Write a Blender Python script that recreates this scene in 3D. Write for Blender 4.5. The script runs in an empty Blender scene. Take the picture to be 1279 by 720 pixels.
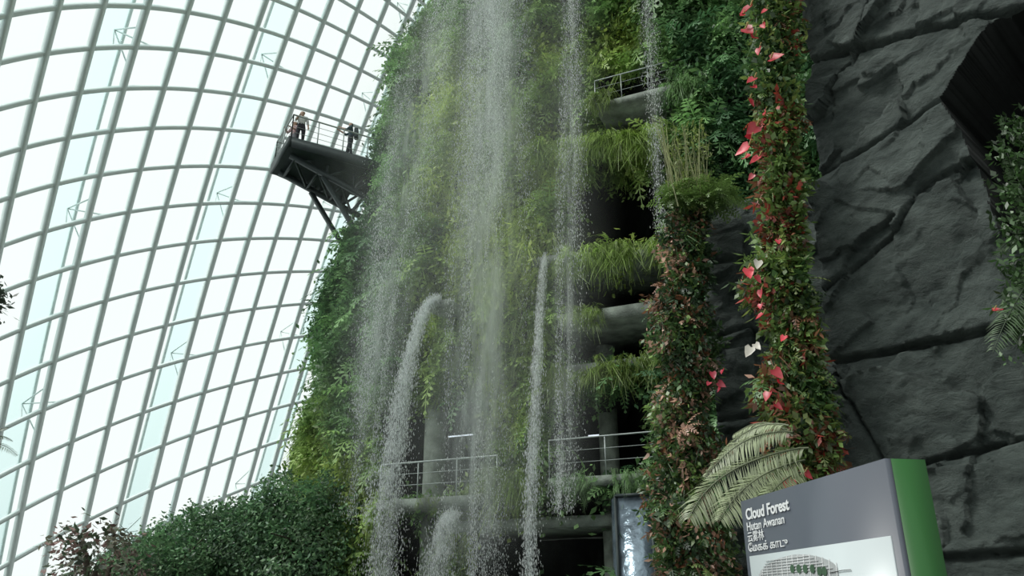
import bpy, math, random
import numpy as np
from mathutils import Vector, Matrix
random.seed(4); rng=np.random.default_rng(7)
sc=bpy.context.scene
sc.view_settings.view_transform='Standard'
sc.view_settings.look='None'
# ---------------------------------------------------------------- camera
CAM=np.array([0,0,1.6]); PITCH=math.radians(22); CP,SP=math.cos(PITCH),math.sin(PITCH)
cd=bpy.data.cameras.new('camera'); cam=bpy.data.objects.new('camera',cd); sc.collection.objects.link(cam)
cam.location=CAM; cam.rotation_euler=(math.pi/2+PITCH,0,0)
cd.sensor_width=36; cd.lens=36*1000/1279; cd.clip_end=500
sc.camera=cam
# survey helpers: sight line of a photo point, met with a real surface of the building
def ray(px,py):
    v=(360-py)/1000.; return np.array([(px-639.5)/1000., CP-v*SP, SP+v*CP])
def atY(px,py,Y):
    d=ray(px,py); return CAM+d*(Y/d[1])
def atZ(px,py,z):
    d=ray(px,py); return CAM+d*((z-CAM[2])/d[2])
FS=0.45
def front(px,py,off=0.0):
    d=ray(px,py); return CAM+d*((24-off)/(d[1]+FS*d[0]))
def onplane(px,py,A,n):
    d=ray(px,py); return CAM+d*(np.dot(A-CAM,n)/np.dot(d,n))
def proj(P):
    q=P-CAM; f=q[:,1]*CP+q[:,2]*SP; u=-q[:,1]*SP+q[:,2]*CP
    return 639.5+1000*q[:,0]/f, 360-1000*u/f
# ---------------------------------------------------------------- noise
TB=rng.random((48,48,48))
def vn(p):
    i=np.floor(p).astype(int); f=p-i; f=f*f*(3-2*f); i%=48; j=(i+1)%48
    def g(a,b,c): return TB[a,b,c]
    x0,y0,z0=i.T; x1,y1,z1=j.T; fx,fy,fz=f.T
    a=g(x0,y0,z0)*(1-fx)+g(x1,y0,z0)*fx; b=g(x0,y1,z0)*(1-fx)+g(x1,y1,z0)*fx
    c=g(x0,y0,z1)*(1-fx)+g(x1,y0,z1)*fx; d=g(x0,y1,z1)*(1-fx)+g(x1,y1,z1)*fx
    return (a*(1-fy)+b*fy)*(1-fz)+(c*(1-fy)+d*fy)*fz
def fbm(p,o=4):
    s=0;a=.5;t=0
    for k in range(o): s=s+a*vn(p*2**k+13.7*k); t+=a; a*=.5
    return s/t
def inpoly(x,y,poly):
    r=np.zeros(len(x),bool); n=len(poly)
    for i in range(n):
        x1,y1=poly[i]; x2,y2=poly[(i+1)%n]
        if y1==y2: continue
        r^=((y1>y)!=(y2>y))&(x<(x2-x1)*(y-y1)/(y2-y1)+x1)
    return r
# ---------------------------------------------------------------- mesh helpers
def empty(name):
    o=bpy.data.objects.new(name,None); sc.collection.objects.link(o); return o
def mk(name,V,F,mat,parent=None,col=None,smooth=False):
    me=bpy.data.meshes.new(name); V=np.asarray(V,float)
    if isinstance(F,np.ndarray) and F.ndim==2:
        k=F.shape[1]; m=len(F)
        me.vertices.add(len(V)); me.vertices.foreach_set('co',V.ravel())
        me.loops.add(m*k); me.loops.foreach_set('vertex_index',F.ravel().astype(np.int32))
        me.polygons.add(m); me.polygons.foreach_set('loop_start',np.arange(0,m*k,k,dtype=np.int32))
        me.update(calc_edges=True)
    else:
        me.from_pydata([tuple(v) for v in V],[],[tuple(f) for f in F]); me.update()
    if col is not None:
        ca=me.color_attributes.new('Col','FLOAT_COLOR','POINT')
        c=np.ones((len(V),4)); c[:,:3]=col; ca.data.foreach_set('color',c.ravel())
    if smooth: me.polygons.foreach_set('use_smooth',np.ones(len(me.polygons),bool))
    for m_ in (mat if isinstance(mat,list) else [mat]): me.materials.append(m_)
    o=bpy.data.objects.new(name,me); sc.collection.objects.link(o)
    if parent: o.parent=parent
    return o
class MB:
    def __init__(s): s.V=[];s.F=[];s.C=[];s.n=0
    def add(s,V,F,c=(1,1,1)):
        V=np.asarray(V,float); s.V.append(V); s.F.append(np.asarray(F)+s.n); s.n+=len(V)
        c=np.asarray(c,float); s.C.append(np.broadcast_to(c,(len(V),3)) if c.ndim==1 else c)
    def out(s,name,mat,parent=None,smooth=False):
        return mk(name,np.vstack(s.V),np.vstack(s.F),mat,parent,np.vstack(s.C),smooth)
BOXF=np.array([[0,1,3,2],[4,6,7,5],[0,4,5,1],[2,3,7,6],[0,2,6,4],[1,5,7,3]])
def beam(mb,a,b,w,h=None,up=(0,0,1),c=(1,1,1)):
    h=h or w; a=np.array(a,float);b=np.array(b,float); d=b-a; L=np.linalg.norm(d)
    if L<1e-6: return
    d/=L; up=np.array(up,float)
    if abs(np.dot(d,up))>.97: up=np.array([1.,0,0])
    r=np.cross(d,up); r/=np.linalg.norm(r); u=np.cross(r,d)
    V=[e+r*sx*w/2+u*sz*h/2 for e in (a,b) for sx in (-1,1) for sz in (-1,1)]
    mb.add(V,BOXF,c)
def tube(mb,pts,r,k=6,c=(1,1,1)):
    pts=np.array(pts,float); n=len(pts); r=np.broadcast_to(r,(n,))
    T=np.gradient(pts,axis=0); T/=np.linalg.norm(T,axis=1)[:,None]+1e-9
    ref=np.where(np.abs(T[:,2:3])>.9,np.array([[1.,0,0]]),np.array([[0,0,1.]]))
    A=np.cross(T,ref);A/=np.linalg.norm(A,axis=1)[:,None]; B=np.cross(T,A)
    an=np.arange(k)*2*math.pi/k
    V=(pts[:,None]+r[:,None,None]*(A[:,None]*np.cos(an)[None,:,None]+B[:,None]*np.sin(an)[None,:,None])).reshape(-1,3)
    F=[[i*k+j,i*k+(j+1)%k,(i+1)*k+(j+1)%k,(i+1)*k+j] for i in range(n-1) for j in range(k)]
    mb.add(V,F,c)
def sweep(mb,P,N,w,d,c=(1,1,1)):
    n=len(P);T=np.gradient(P,axis=0);T/=np.linalg.norm(T,axis=1)[:,None]
    S=np.cross(T,N);S/=np.linalg.norm(S,axis=1)[:,None]
    V=np.stack([P+S*w/2+N*d/2,P-S*w/2+N*d/2,P-S*w/2-N*d/2,P+S*w/2-N*d/2],1).reshape(-1,3)
    F=[[i*4+j,i*4+(j+1)%4,(i+1)*4+(j+1)%4,(i+1)*4+j] for i in range(n-1) for j in range(4)]
    mb.add(V,F,c)
def spline(pts,n):
    pts=np.array(pts,float); m=len(pts); t=np.linspace(0,m-1,n); out=[]
    for x in t:
        i=min(int(x),m-2); f=x-i
        p0=pts[max(i-1,0)];p1=pts[i];p2=pts[i+1];p3=pts[min(i+2,m-1)]
        out.append(.5*((2*p1)+(-p0+p2)*f+(2*p0-5*p1+4*p2-p3)*f*f+(-p0+3*p1-3*p2+p3)*f**3))
    return np.array(out)
# ---------------------------------------------------------------- materials
def newmat(name):
    m=bpy.data.materials.new(name); m.use_nodes=True; nt=m.node_tree; nt.nodes.clear()
    o=nt.nodes.new('ShaderNodeOutputMaterial'); return m,nt,o
def N(nt,t,**k):
    n=nt.nodes.new(t)
    for a,b in k.items(): setattr(n,a,b)
    return n
def pbr(name,col,rough=.6,metal=0,noise=.15,scale=6,bump=0.0,bscale=20,emit=None):
    m,nt,o=newmat(name); b=N(nt,'ShaderNodeBsdfPrincipled'); b.inputs['Roughness'].default_value=rough; b.inputs['Metallic'].default_value=metal
    tc=N(nt,'ShaderNodeTexCoord'); no=N(nt,'ShaderNodeTexNoise'); no.inputs['Scale'].default_value=scale; no.inputs['Detail'].default_value=6
    nt.links.new(tc.outputs['Object'],no.inputs['Vector'])
    r=N(nt,'ShaderNodeValToRGB'); c=np.array(col)
    r.color_ramp.elements[0].color=(*np.clip(c*(1-noise),0,1),1); r.color_ramp.elements[0].position=.3
    r.color_ramp.elements[1].color=(*np.clip(c*(1+noise),0,1),1); r.color_ramp.elements[1].position=.7
    nt.links.new(no.outputs['Fac'],r.inputs['Fac']); nt.links.new(r.outputs['Color'],b.inputs['Base Color'])
    if bump:
        n2=N(nt,'ShaderNodeTexNoise'); n2.inputs['Scale'].default_value=bscale; n2.inputs['Detail'].default_value=8
        nt.links.new(tc.outputs['Object'],n2.inputs['Vector'])
        bp=N(nt,'ShaderNodeBump'); bp.inputs['Strength'].default_value=bump; bp.inputs['Distance'].default_value=.05
        nt.links.new(n2.outputs['Fac'],bp.inputs['Height']); nt.links.new(bp.outputs['Normal'],b.inputs['Normal'])
    if emit: b.inputs['Emission Color'].default_value=(*emit[:3],1); b.inputs['Emission Strength'].default_value=emit[3]
    nt.links.new(b.outputs[0],o.inputs[0]); return m
def leafmat(name,gain=1.0,gloss=.06,trans=.35):
    m,nt,o=newmat(name)
    at=N(nt,'ShaderNodeAttribute',attribute_name='Col'); 
    tc=N(nt,'ShaderNodeTexCoord'); no=N(nt,'ShaderNodeTexNoise'); no.inputs['Scale'].default_value=9
    nt.links.new(tc.outputs['Object'],no.inputs['Vector'])
    mr=N(nt,'ShaderNodeMapRange'); mr.inputs['To Min'].default_value=.65*gain; mr.inputs['To Max'].default_value=1.35*gain
    nt.links.new(no.outputs['Fac'],mr.inputs['Value'])
    vm=N(nt,'ShaderNodeVectorMath',operation='SCALE'); nt.links.new(at.outputs['Color'],vm.inputs[0]); nt.links.new(mr.outputs[0],vm.inputs['Scale'])
    d=N(nt,'ShaderNodeBsdfDiffuse'); t=N(nt,'ShaderNodeBsdfTranslucent'); g=N(nt,'ShaderNodeBsdfGlossy'); g.inputs['Roughness'].default_value=.45
    nt.links.new(vm.outputs[0],d.inputs['Color']); nt.links.new(vm.outputs[0],t.inputs['Color'])
    mx=N(nt,'ShaderNodeMixShader'); mx.inputs[0].default_value=trans; nt.links.new(d.outputs[0],mx.inputs[1]); nt.links.new(t.outputs[0],mx.inputs[2])
    m2=N(nt,'ShaderNodeMixShader'); m2.inputs[0].default_value=gloss; nt.links.new(mx.outputs[0],m2.inputs[1]); nt.links.new(g.outputs[0],m2.inputs[2])
    nt.links.new(m2.outputs[0],o.inputs[0]); return m
M_leaf=leafmat('foliage',1.6); M_leafn=leafmat('foliage_glossy',1.15,.08,.3); M_petal=leafmat('petals',1.0,.10,.25)
M_conc=pbr('weathered_concrete',(.25,.29,.25),.85,0,.45,2.2,.5)
M_recess_shade=pbr('painted_recess_shade',(.012,.015,.014),.9)  # near-black colour paints in the shade of the cave and terrace openings
M_steel=pbr('dark_steel',(.035,.05,.05),.5,.3)
M_rail=pbr('rail_steel',(.40,.45,.44),.4,.5)
M_white=pbr('painted_white_steel',(.82,.92,.90),.5,0,.06,1)
M_soil=pbr('mossy_soil',(.03,.05,.022),.95,0,.5,2,.8,8)
M_bark=pbr('bark',(.06,.05,.035),.9,0,.3,8,.6)
def rockmat():
    m,nt,o=newmat('slate_rock'); b=N(nt,'ShaderNodeBsdfPrincipled'); b.inputs['Roughness'].default_value=.66
    tc=N(nt,'ShaderNodeTexCoord'); L=nt.links.new
    mp=N(nt,'ShaderNodeMapping'); mp.inputs['Rotation'].default_value=(.3,.6,.4); mp.inputs['Scale'].default_value=(1,1,2.0); L(tc.outputs['Object'],mp.inputs[0])
    n1=N(nt,'ShaderNodeTexNoise'); n1.inputs['Scale'].default_value=1.6; n1.inputs['Detail'].default_value=10; n1.inputs['Roughness'].default_value=.7; L(mp.outputs[0],n1.inputs[0])
    r=N(nt,'ShaderNodeValToRGB'); e=r.color_ramp.elements; e[0].position=.36; e[0].color=(.040,.058,.052,1); e[1].position=.66; e[1].color=(.125,.158,.142,1)
    L(n1.outputs['Fac'],r.inputs[0]); L(r.outputs[0],b.inputs['Base Color'])
    n2=N(nt,'ShaderNodeTexNoise'); n2.inputs['Scale'].default_value=4; n2.inputs['Detail'].default_value=12; n2.inputs['Roughness'].default_value=.75; n2.inputs['Distortion'].default_value=.8; L(mp.outputs[0],n2.inputs[0])
    n3=N(nt,'ShaderNodeTexNoise'); n3.inputs['Scale'].default_value=45; n3.inputs['Detail'].default_value=6; L(tc.outputs['Object'],n3.inputs[0])
    b1=N(nt,'ShaderNodeBump'); b1.inputs['Strength'].default_value=1.0; b1.inputs['Distance'].default_value=.10; L(n2.outputs['Fac'],b1.inputs['Height'])
    b2=N(nt,'ShaderNodeBump'); b2.inputs['Strength'].default_value=.6; b2.inputs['Distance'].default_value=.014; L(n3.outputs['Fac'],b2.inputs['Height']); L(b1.outputs[0],b2.inputs['Normal'])
    L(b2.outputs[0],b.inputs['Normal']); L(b.outputs[0],o.inputs[0]); return m
M_rock=rockmat()
def glassmat():
    m,nt,o=newmat('dome_glass'); L=nt.links.new
    t=N(nt,'ShaderNodeBsdfTransparent'); t.inputs[0].default_value=(.94,.975,.97,1)
    g=N(nt,'ShaderNodeBsdfGlossy'); g.inputs['Roughness'].default_value=.05
    x=N(nt,'ShaderNodeMixShader'); x.inputs[0].default_value=.04; L(t.outputs[0],x.inputs[1]); L(g.outputs[0],x.inputs[2]); L(x.outputs[0],o.inputs[0]); return m
M_glass=glassmat()
def sailmat():
    m,nt,o=newmat('shade_fabric'); L=nt.links.new
    t=N(nt,'ShaderNodeBsdfTransparent'); t.inputs[0].default_value=(.78,.88,.88,1); g=N(nt,'ShaderNodeBsdfTranslucent'); g.inputs[0].default_value=(.68,.82,.82,1)
    x=N(nt,'ShaderNodeMixShader'); x.inputs[0].default_value=.6; L(t.outputs[0],x.inputs[1]); L(g.outputs[0],x.inputs[2]); L(x.outputs[0],o.inputs[0]); return m
M_sail=sailmat()
def watermat(name,lo,hi,scale,zs,amax,base=0.0):
    m,nt,o=newmat(name); L=nt.links.new
    at=N(nt,'ShaderNodeAttribute',attribute_name='Col')
    tc=N(nt,'ShaderNodeTexCoord'); mp=N(nt,'ShaderNodeMapping'); mp.inputs['Scale'].default_value=(1,1,zs); L(tc.outputs['Object'],mp.inputs[0])
    n=N(nt,'ShaderNodeTexNoise'); n.inputs['Scale'].default_value=scale; n.inputs['Detail'].default_value=7; n.inputs['Roughness'].default_value=.7; L(mp.outputs[0],n.inputs[0])
    mr=N(nt,'ShaderNodeMapRange'); mr.inputs['From Min'].default_value=lo; mr.inputs['From Max'].default_value=hi; mr.inputs['To Min'].default_value=base; mr.inputs['To Max'].default_value=amax; L(n.outputs['Fac'],mr.inputs[0])
    mu=N(nt,'ShaderNodeMath',operation='MULTIPLY'); L(mr.outputs[0],mu.inputs[0]); L(at.outputs['Fac'],mu.inputs[1])
    t=N(nt,'ShaderNodeBsdfTransparent'); d=N(nt,'ShaderNodeBsdfDiffuse'); d.inputs[0].default_value=(.88,.93,.92,1)
    tr=N(nt,'ShaderNodeBsdfTranslucent'); tr.inputs[0].default_value=(.88,.93,.92,1)
    a=N(nt,'ShaderNodeMixShader'); a.inputs[0].default_value=.5; L(d.outputs[0],a.inputs[1]); L(tr.outputs[0],a.inputs[2])
    x=N(nt,'ShaderNodeMixShader'); L(mu.outputs[0],x.inputs[0]); L(t.outputs[0],x.inputs[1]); L(a.outputs[0],x.inputs[2]); L(x.outputs[0],o.inputs[0]); return m
M_veil=watermat('falling_spray',.38,.70,2.6,.16,.72)
M_mist=watermat('drifting_mist',.3,.7,.5,.5,.30,.10)
M_stream=watermat('rushing_water',.42,.62,6,.4,.85,.12)
def dropmat():
    m,nt,o=newmat('water_drops'); L=nt.links.new
    n=N(nt,'ShaderNodeTexNoise'); r=N(nt,'ShaderNodeValToRGB'); r.color_ramp.elements[0].color=(.75,.8,.8,1); r.color_ramp.elements[1].color=(.95,.97,.97,1)
    L(n.outputs['Fac'],r.inputs[0])
    d=N(nt,'ShaderNodeBsdfDiffuse'); tr=N(nt,'ShaderNodeBsdfTranslucent'); L(r.outputs[0],d.inputs[0]); L(r.outputs[0],tr.inputs[0])
    a=N(nt,'ShaderNodeMixShader'); a.inputs[0].default_value=.5; L(d.outputs[0],a.inputs[1]); L(tr.outputs[0],a.inputs[2]); L(a.outputs[0],o.inputs[0]); return m
M_drop=dropmat()
# ---------------------------------------------------------------- world
w=bpy.data.worlds.new('overcast_sky'); sc.world=w; w.use_nodes=True; nt=w.node_tree; nt.nodes.clear(); L=nt.links.new
tc=N(nt,'ShaderNodeTexCoord'); dp=N(nt,'ShaderNodeVectorMath',operation='DOT_PRODUCT'); dp.inputs[1].default_value=(-.62,.45,.64)
L(tc.outputs['Generated'],dp.inputs[0])
mr=N(nt,'ShaderNodeMapRange'); mr.inputs['From Min'].default_value=-.5; mr.inputs['From Max'].default_value=.6; mr.inputs['To Min'].default_value=.42; mr.inputs['To Max'].default_value=1.09; mr.interpolation_type='SMOOTHSTEP'
L(dp.outputs['Value'],mr.inputs[0])
bg=N(nt,'ShaderNodeBackground'); bg.inputs[0].default_value=(.955,1.0,.98,1); L(mr.outputs[0],bg.inputs[1])
wo=N(nt,'ShaderNodeOutputWorld'); L(bg.outputs[0],wo.inputs[0])
sd=bpy.data.lights.new('sun','SUN'); sd.energy=1.8; sd.angle=math.radians(15); sd.color=(1,.99,.95); so=bpy.data.objects.new('sun',sd); sc.collection.objects.link(so)
so.rotation_euler=Vector((.8,.25,-1.0)).to_track_quat('-Z','Y').to_euler()
# ---------------------------------------------------------------- floor
mk('floor',[(-40,-10,0),(50,-10,0),(50,70,0),(-40,70,0)],[(0,1,2,3)],pbr('dark_paving',(.05,.055,.05),.7,0,.3,2,.3))
# ---------------------------------------------------------------- glass dome
DC=np.array([12.,30,0]); DR=38.
def dome(px,py,r=DR):
    d=ray(px,py); d=d/np.linalg.norm(d); o=CAM-DC; b=np.dot(o,d); c=np.dot(o,o)-r*r; return CAM+d*(-b+math.sqrt(b*b-c))
def vx(x0,y):
    t=(360-y)/360.; a=92+.10*(x0-150); b=12+.02*(x0-100); return x0+a*t+b*t*t*(1 if t>0 else .6)
def hy(y0,x):
    k=(y0-95)/595.; s=.25+.33*k; c=.00075-.00035*k; return y0-s*x+c*x*x
def gridpt(x0,y0):
    y=y0-60
    for _ in range(12):
        x=vx(x0,y); y=.5*y+.5*hy(y0,x)
    return x,y
X0=[-240,-180,-122,-66,-12]; 
x=38
while x<500: X0.append(x); x+=max(22,50-.068*(x-38)*1.0)
Y0=[-95+ -60*k for k in (3,2,1,0)]+[-95+57.5*k for k in range(1,17)]
dome_o=empty('glass_dome'); mb=MB(); G=np.zeros((len(X0),len(Y0),3))
for i,x0 in enumerate(X0):
    P=np.array([dome(*gridpt(x0,y)) for y in np.linspace(Y0[0],Y0[-1],46)]); P=P[P[:,2]>-.3]
    Nn=(P-DC)/DR; sweep(mb,P,Nn,.23,.26)
    for j,y0 in enumerate(Y0): G[i,j]=dome(*gridpt(x0,y0))
for j,y0 in enumerate(Y0):
    P=np.array([dome(*gridpt(x,y0)) for x in np.linspace(X0[0],X0[-1],46)]); P=P[P[:,2]>-.3]
    if len(P)>3: Nn=(P-DC)/DR; sweep(mb,P,Nn,.17,.2)
for i in range(2,len(X0)-1,4):
    for j in range(2,len(Y0)-1,4):
        p=G[i,j]; 
        if p[2]<1: continue
        n=(p-DC)/DR; q=p+n*1.4
        for k in ((1,0),(-1,0),(0,1),(0,-1)):
            e=.5*(p+G[i+k[0],j+k[1]]); beam(mb,e,q,.05)
mb.out('steel_lattice',M_white,dome_o)
I,J=np.meshgrid(np.arange(len(X0)-1),np.arange(len(Y0)-1),indexing='ij'); m=len(Y0)
F=np.stack([I*m+J,(I+1)*m+J,(I+1)*m+J+1,I*m+J+1],-1).reshape(-1,4)
F=F[(G.reshape(-1,3)[F][:,:,2]>-.5).all(1)]
Gv=G.reshape(-1,3); mk('glass_panes',DC+(Gv-DC)*1.004,F,M_glass,dome_o)
mb=MB(); ms=MB()
for bx,wd in ((-150,1.5),(55,1.5),(243,1.6),(405,1.4)):
    P=np.array([dome(vx(bx,y),y,DR+1.6) for y in np.linspace(-260,760,60)]); P=P[P[:,2]>-.3]; Nn=(P-DC)/np.linalg.norm(P-DC,axis=1)[:,None]
    T=np.gradient(P,axis=0);T/=np.linalg.norm(T,axis=1)[:,None];S=np.cross(T,Nn)
    for s in (-1,1): sweep(mb,P+S*s*wd/2,Nn,.12,.15)
    n=len(P); V=np.vstack([P+S*wd/2,P-S*wd/2]); ms.add(V,[[i,i+1,n+i+1,n+i] for i in range(n-1)])
mb.out('outer_arches',M_white,dome_o); ms.out('shade_sails',M_sail,dome_o)
# ---------------------------------------------------------------- mountain
zs=[0,2.8,5,7.2,9.5,12.3,14.0,15.5,18.5,22.6,28.4,36]; xs=[-9.8,-9.2,-8.6,-8.0,-7.7,-7.8,-7.5,-6.6,-5.1,-4.9,-2.9,-2.0]
def surf(th,z):
    nn=3.2; xr=16.; xl=np.interp(z,zs,xs); a=xr-xl
    x=xr-a*np.cos(th)**(2/nn); y=24-FS*x+6*(1-np.sin(th)**(2/nn)); return x,y
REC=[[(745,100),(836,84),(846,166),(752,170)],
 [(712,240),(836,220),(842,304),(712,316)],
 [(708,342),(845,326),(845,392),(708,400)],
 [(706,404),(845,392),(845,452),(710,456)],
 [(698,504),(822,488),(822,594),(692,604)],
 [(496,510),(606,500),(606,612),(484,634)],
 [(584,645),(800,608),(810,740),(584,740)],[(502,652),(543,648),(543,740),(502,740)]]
def surfd(th,z):
    e=1e-3; x,y=surf(th,z); x2,y2=surf(th+e,z); tx,ty=x2-x,y2-y; l=np.hypot(tx,ty)+1e-9
    nx,ny=ty/l,-tx/l
    P=np.stack([x,y,z],1)
    d=1.8*(fbm(P*np.array([.33,.33,.16]),3)-.5)+2.6*(fbm(P*np.array([.9,.9,.40])+30,3)-.5)+1.0*(fbm(P*np.array([2.2,2.2,1.3])+80,2)-.5)
    P0=P.copy(); P=P+np.stack([nx*d,ny*d,0*d],1)
    q0x,q0y=proj(P0); q1x,q1y=proj(P+np.stack([nx,ny,0*nx],1)*.2); jx=18*(fbm(P0*1.5,2)-.5); jy=22*(fbm(P0*1.5+9,2)-.5)
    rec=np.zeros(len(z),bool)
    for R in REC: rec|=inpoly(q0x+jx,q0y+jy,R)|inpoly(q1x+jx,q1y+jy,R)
    return P,np.stack([nx,ny,0*nx],1),rec,P0
thr=np.linspace(.0005,math.pi/2-.0005,2000); X_,Y_=surf(thr,np.full(2000,10.)); al=np.concatenate([[0],np.cumsum(np.hypot(np.diff(X_),np.diff(Y_)))])
def th_at(s): return np.interp(s*al[-1],al,thr)
mountain=empty('planted_mountain')
ns,nz=190,200
S_,Z_=np.meshgrid(np.linspace(0,1,ns),np.linspace(0,34,nz),indexing='ij')
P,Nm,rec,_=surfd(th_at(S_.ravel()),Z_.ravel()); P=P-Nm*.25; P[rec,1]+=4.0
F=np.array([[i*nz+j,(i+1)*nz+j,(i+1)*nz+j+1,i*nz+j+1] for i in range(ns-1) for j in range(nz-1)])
o=mk('earth_face',P,F,[M_soil,M_recess_shade],mountain); o.data.polygons.foreach_set('material_index',rec[F].any(1).astype(np.int32))
# leaf templates --------------------------------------------------
def leaf_cluster(n,R,l,wd,seed):
    r=np.random.default_rng(seed);V=[];F=[]
    for k in range(n):
        c=r.normal(size=3)*R*np.array([1,.6,1]); c[1]=abs(c[1])
        d=r.normal(size=3)*.8+np.array([0,.6,-.25]); d/=np.linalg.norm(d)
        s=np.cross(d,r.normal(size=3)*.5+np.array([0,.4,1]));s/=np.linalg.norm(s)
        L_=l*r.uniform(.7,1.3); W=wd*r.uniform(.8,1.2); up=np.cross(s,d)
        V+=[c,c+d*L_*.45+s*W*.5-up*.1*L_,c+d*L_-up*.15*L_,c+d*L_*.45-s*W*.5-up*.1*L_]; F.append([4*k,4*k+1,4*k+2,4*k+3])
    return np.array(V),np.array(F)
def frond(L_,np_,pl,droop,rise,pw=.05):
    V=[];F=[]
    def sp(t): return np.array([0, L_*t*(1-.25*droop*t), L_*(rise*t-droop*t*t)])
    for k in range(np_):
        t=(k+.6)/np_; c=sp(t); tt=sp(min(t+.02,1))-c; tt/=np.linalg.norm(tt)+1e-9
        l=pl*L_*(math.sin(math.pi*(.12+.86*t))**.8); 
        r=np.cross(tt,[0,0,1.]); r/=np.linalg.norm(r)+1e-9
        for sg in (-1,1):
            d=(r*sg+tt*.35-np.array([0,0,.25])); d/=np.linalg.norm(d); wv=tt*pw*L_*.5
            b=len(V); V+=[c-wv*.6,c+d*l*.5-wv,c+d*l,c+d*l*.5+wv]; F.append([b,b+1,b+2,b+3])
    for k in range(4):
        a=sp(k/4);b_=sp((k+1)/4); o=np.array([.012*L_,0,0]); b=len(V); V+=[a-o,a+o,b_+o,b_-o]; F.append([b,b+1,b+2,b+3])
    return np.array(V),np.array(F)
def rotz(V,a):
    c,s=math.cos(a),math.sin(a); return V@np.array([[c,s,0],[-s,c,0],[0,0,1]])
def fern(n,seed,**k):
    r=np.random.default_rng(seed); Vs=[];Fs=[];o=0
    for i in range(n):
        V,F=frond(r.uniform(.7,1.1),k.get('np_',7),k.get('pl',.22),r.uniform(.5,1.0),r.uniform(.1,.7),pw=k.get('pw',.09)); a=(i/(n-1)-.5)*2.6+r.uniform(-.2,.2) if n>1 else 0
        V=rotz(V,a); Vs.append(V);Fs.append(F+o);o+=len(V)
    return np.vstack(Vs),np.vstack(Fs)
def grass(n,droop,seed,wd=.03):
    r=np.random.default_rng(seed);V=[];F=[]
    for i in range(n):
        a=r.uniform(-1.3,1.3);L_=r.uniform(.6,1.1);d=droop*r.uniform(.7,1.3);out=r.uniform(.25,.6); b0=r.normal(size=3)*.07
        for k in range(5):
            t=k/4; c=b0+np.array([math.sin(a)*out*t,math.cos(a)*out*t,.45*t-d*t*t])*L_; ww=wd*(1-t*.85)
            s=np.array([math.cos(a),-math.sin(a),0])*ww; V+=[c-s,c+s]
        b=i*10
        for k in range(4): F.append([b+2*k,b+2*k+1,b+2*k+3,b+2*k+2])
    return np.array(V),np.array(F)
def heart(l,wd):
    V=[(0,0,0),(wd*.32,0,l*.12),(wd*.5,.0,-l*.15),(wd*.3,0,-l*.6),(0,.0,-l),(-wd*.3,0,-l*.6),(-wd*.5,.0,-l*.15),(-wd*.32,0,l*.12)]
    V=np.array(V); V[:,1]=.35*np.abs(V[:,0])+.25*(-V[:,2])**2/l
    V=np.vstack([V,[0,0,-l*.5]]); F=[[0,1,2,8],[8,2,3,4],[8,4,5,6],[0,8,6,7]]
    return V,np.array(F)
def scatter(mb,T,F,pos,out,scale,col,tilt=.5,roll=.6,yaw=.9):
    n=len(pos); T=np.asarray(T)
    up=np.tile([0,0,1.],(n,1))+rng.normal(size=(n,3))*tilt*.4
    o=out+rng.normal(size=(n,3))*tilt*.5; o/=np.linalg.norm(o,axis=1)[:,None]
    ang=rng.uniform(-yaw,yaw,n)
    r=np.cross(o,up); r/=np.linalg.norm(r,axis=1)[:,None]; u=np.cross(r,o)
    o2=o*np.cos(ang)[:,None]+r*np.sin(ang)[:,None]; r2=np.cross(o2,u)
    rl=rng.uniform(-roll,roll,n); r3=r2*np.cos(rl)[:,None]+u*np.sin(rl)[:,None]; u3=np.cross(r3,o2)
    B=np.stack([r3,o2,u3],1)
    V=pos[:,None]+scale[:,None,None]*np.einsum('tk,nkj->ntj',T,B)
    FF=(F[None]+np.arange(n)[:,None,None]*len(T)).reshape(-1,F.shape[1])
    c=np.repeat(col[:,None],len(T),1)*rng.uniform(.8,1.2,(n,len(T)//4+1)).repeat(4,1)[:,:len(T),None]
    mb.add(V.reshape(-1,3),FF,c.reshape(-1,3))
DG=np.array([.038,.092,.040]); MG=np.array([.12,.22,.08]); BG=np.array([.20,.30,.065]); YG=np.array([.35,.41,.11])
MOSS=[(690,200,30,110),(575,300,34,130),(640,470,42,130),(775,195,45,32),(545,440,20,60),(690,80,34,90),(430,610,50,60),(560,140,20,60),(620,640,40,60),(770,60,30,40),(775,325,60,16),(665,270,18,40),(640,250,40,90),(600,180,30,80)]
def mcol(P):
    qx,qy=proj(P); w=np.zeros(len(P))
    for a,b,c,d in MOSS: w=np.maximum(w,np.exp(-.5*(((qx-a)/c)**2+((qy-b)/d)**2)))
    nz_=fbm(P*np.array([.7,.7,.5])+5,3); n2=fbm(P*2.1+50,2); n3=fbm(P*np.array([1.2,1.2,.6])+90,3)
    w=np.clip(w*(.1+3.2*np.clip(nz_-.22,0,1)),0,1)
    base=DG+(MG-DG)*np.clip((n3-.38)*3.5,0,1)[:,None]
    br=BG+(YG-BG)*n2[:,None]
    c=base*(1-w[:,None])+br*w[:,None]
    return c*(.4+1.2*n2)[:,None],w
def samp(n,zlo=.5,zhi=30,smax=.98):
    s=rng.random(n)*smax; z=rng.uniform(zlo,zhi,n); P,Nm,rec,P0=surfd(th_at(s),z)
    qx,qy=proj(P); k=(~rec)&(qx<1060)&(qx>200)&(qy>-120)&(qy<790); return P[k],Nm[k]
mb=MB()
for sd_ in range(4):
    T,F=leaf_cluster(14,.24,.17,.09,sd_); P,Nm=samp(6400); c,w_=mcol(P)
    scatter(mb,T,F,P+Nm*rng.uniform(-.1,.4,len(P))[:,None],Nm,rng.uniform(.6,1.6,len(P)),c)
mb.out('shrub_leaves',M_leaf,mountain)
mb=MB()
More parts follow.
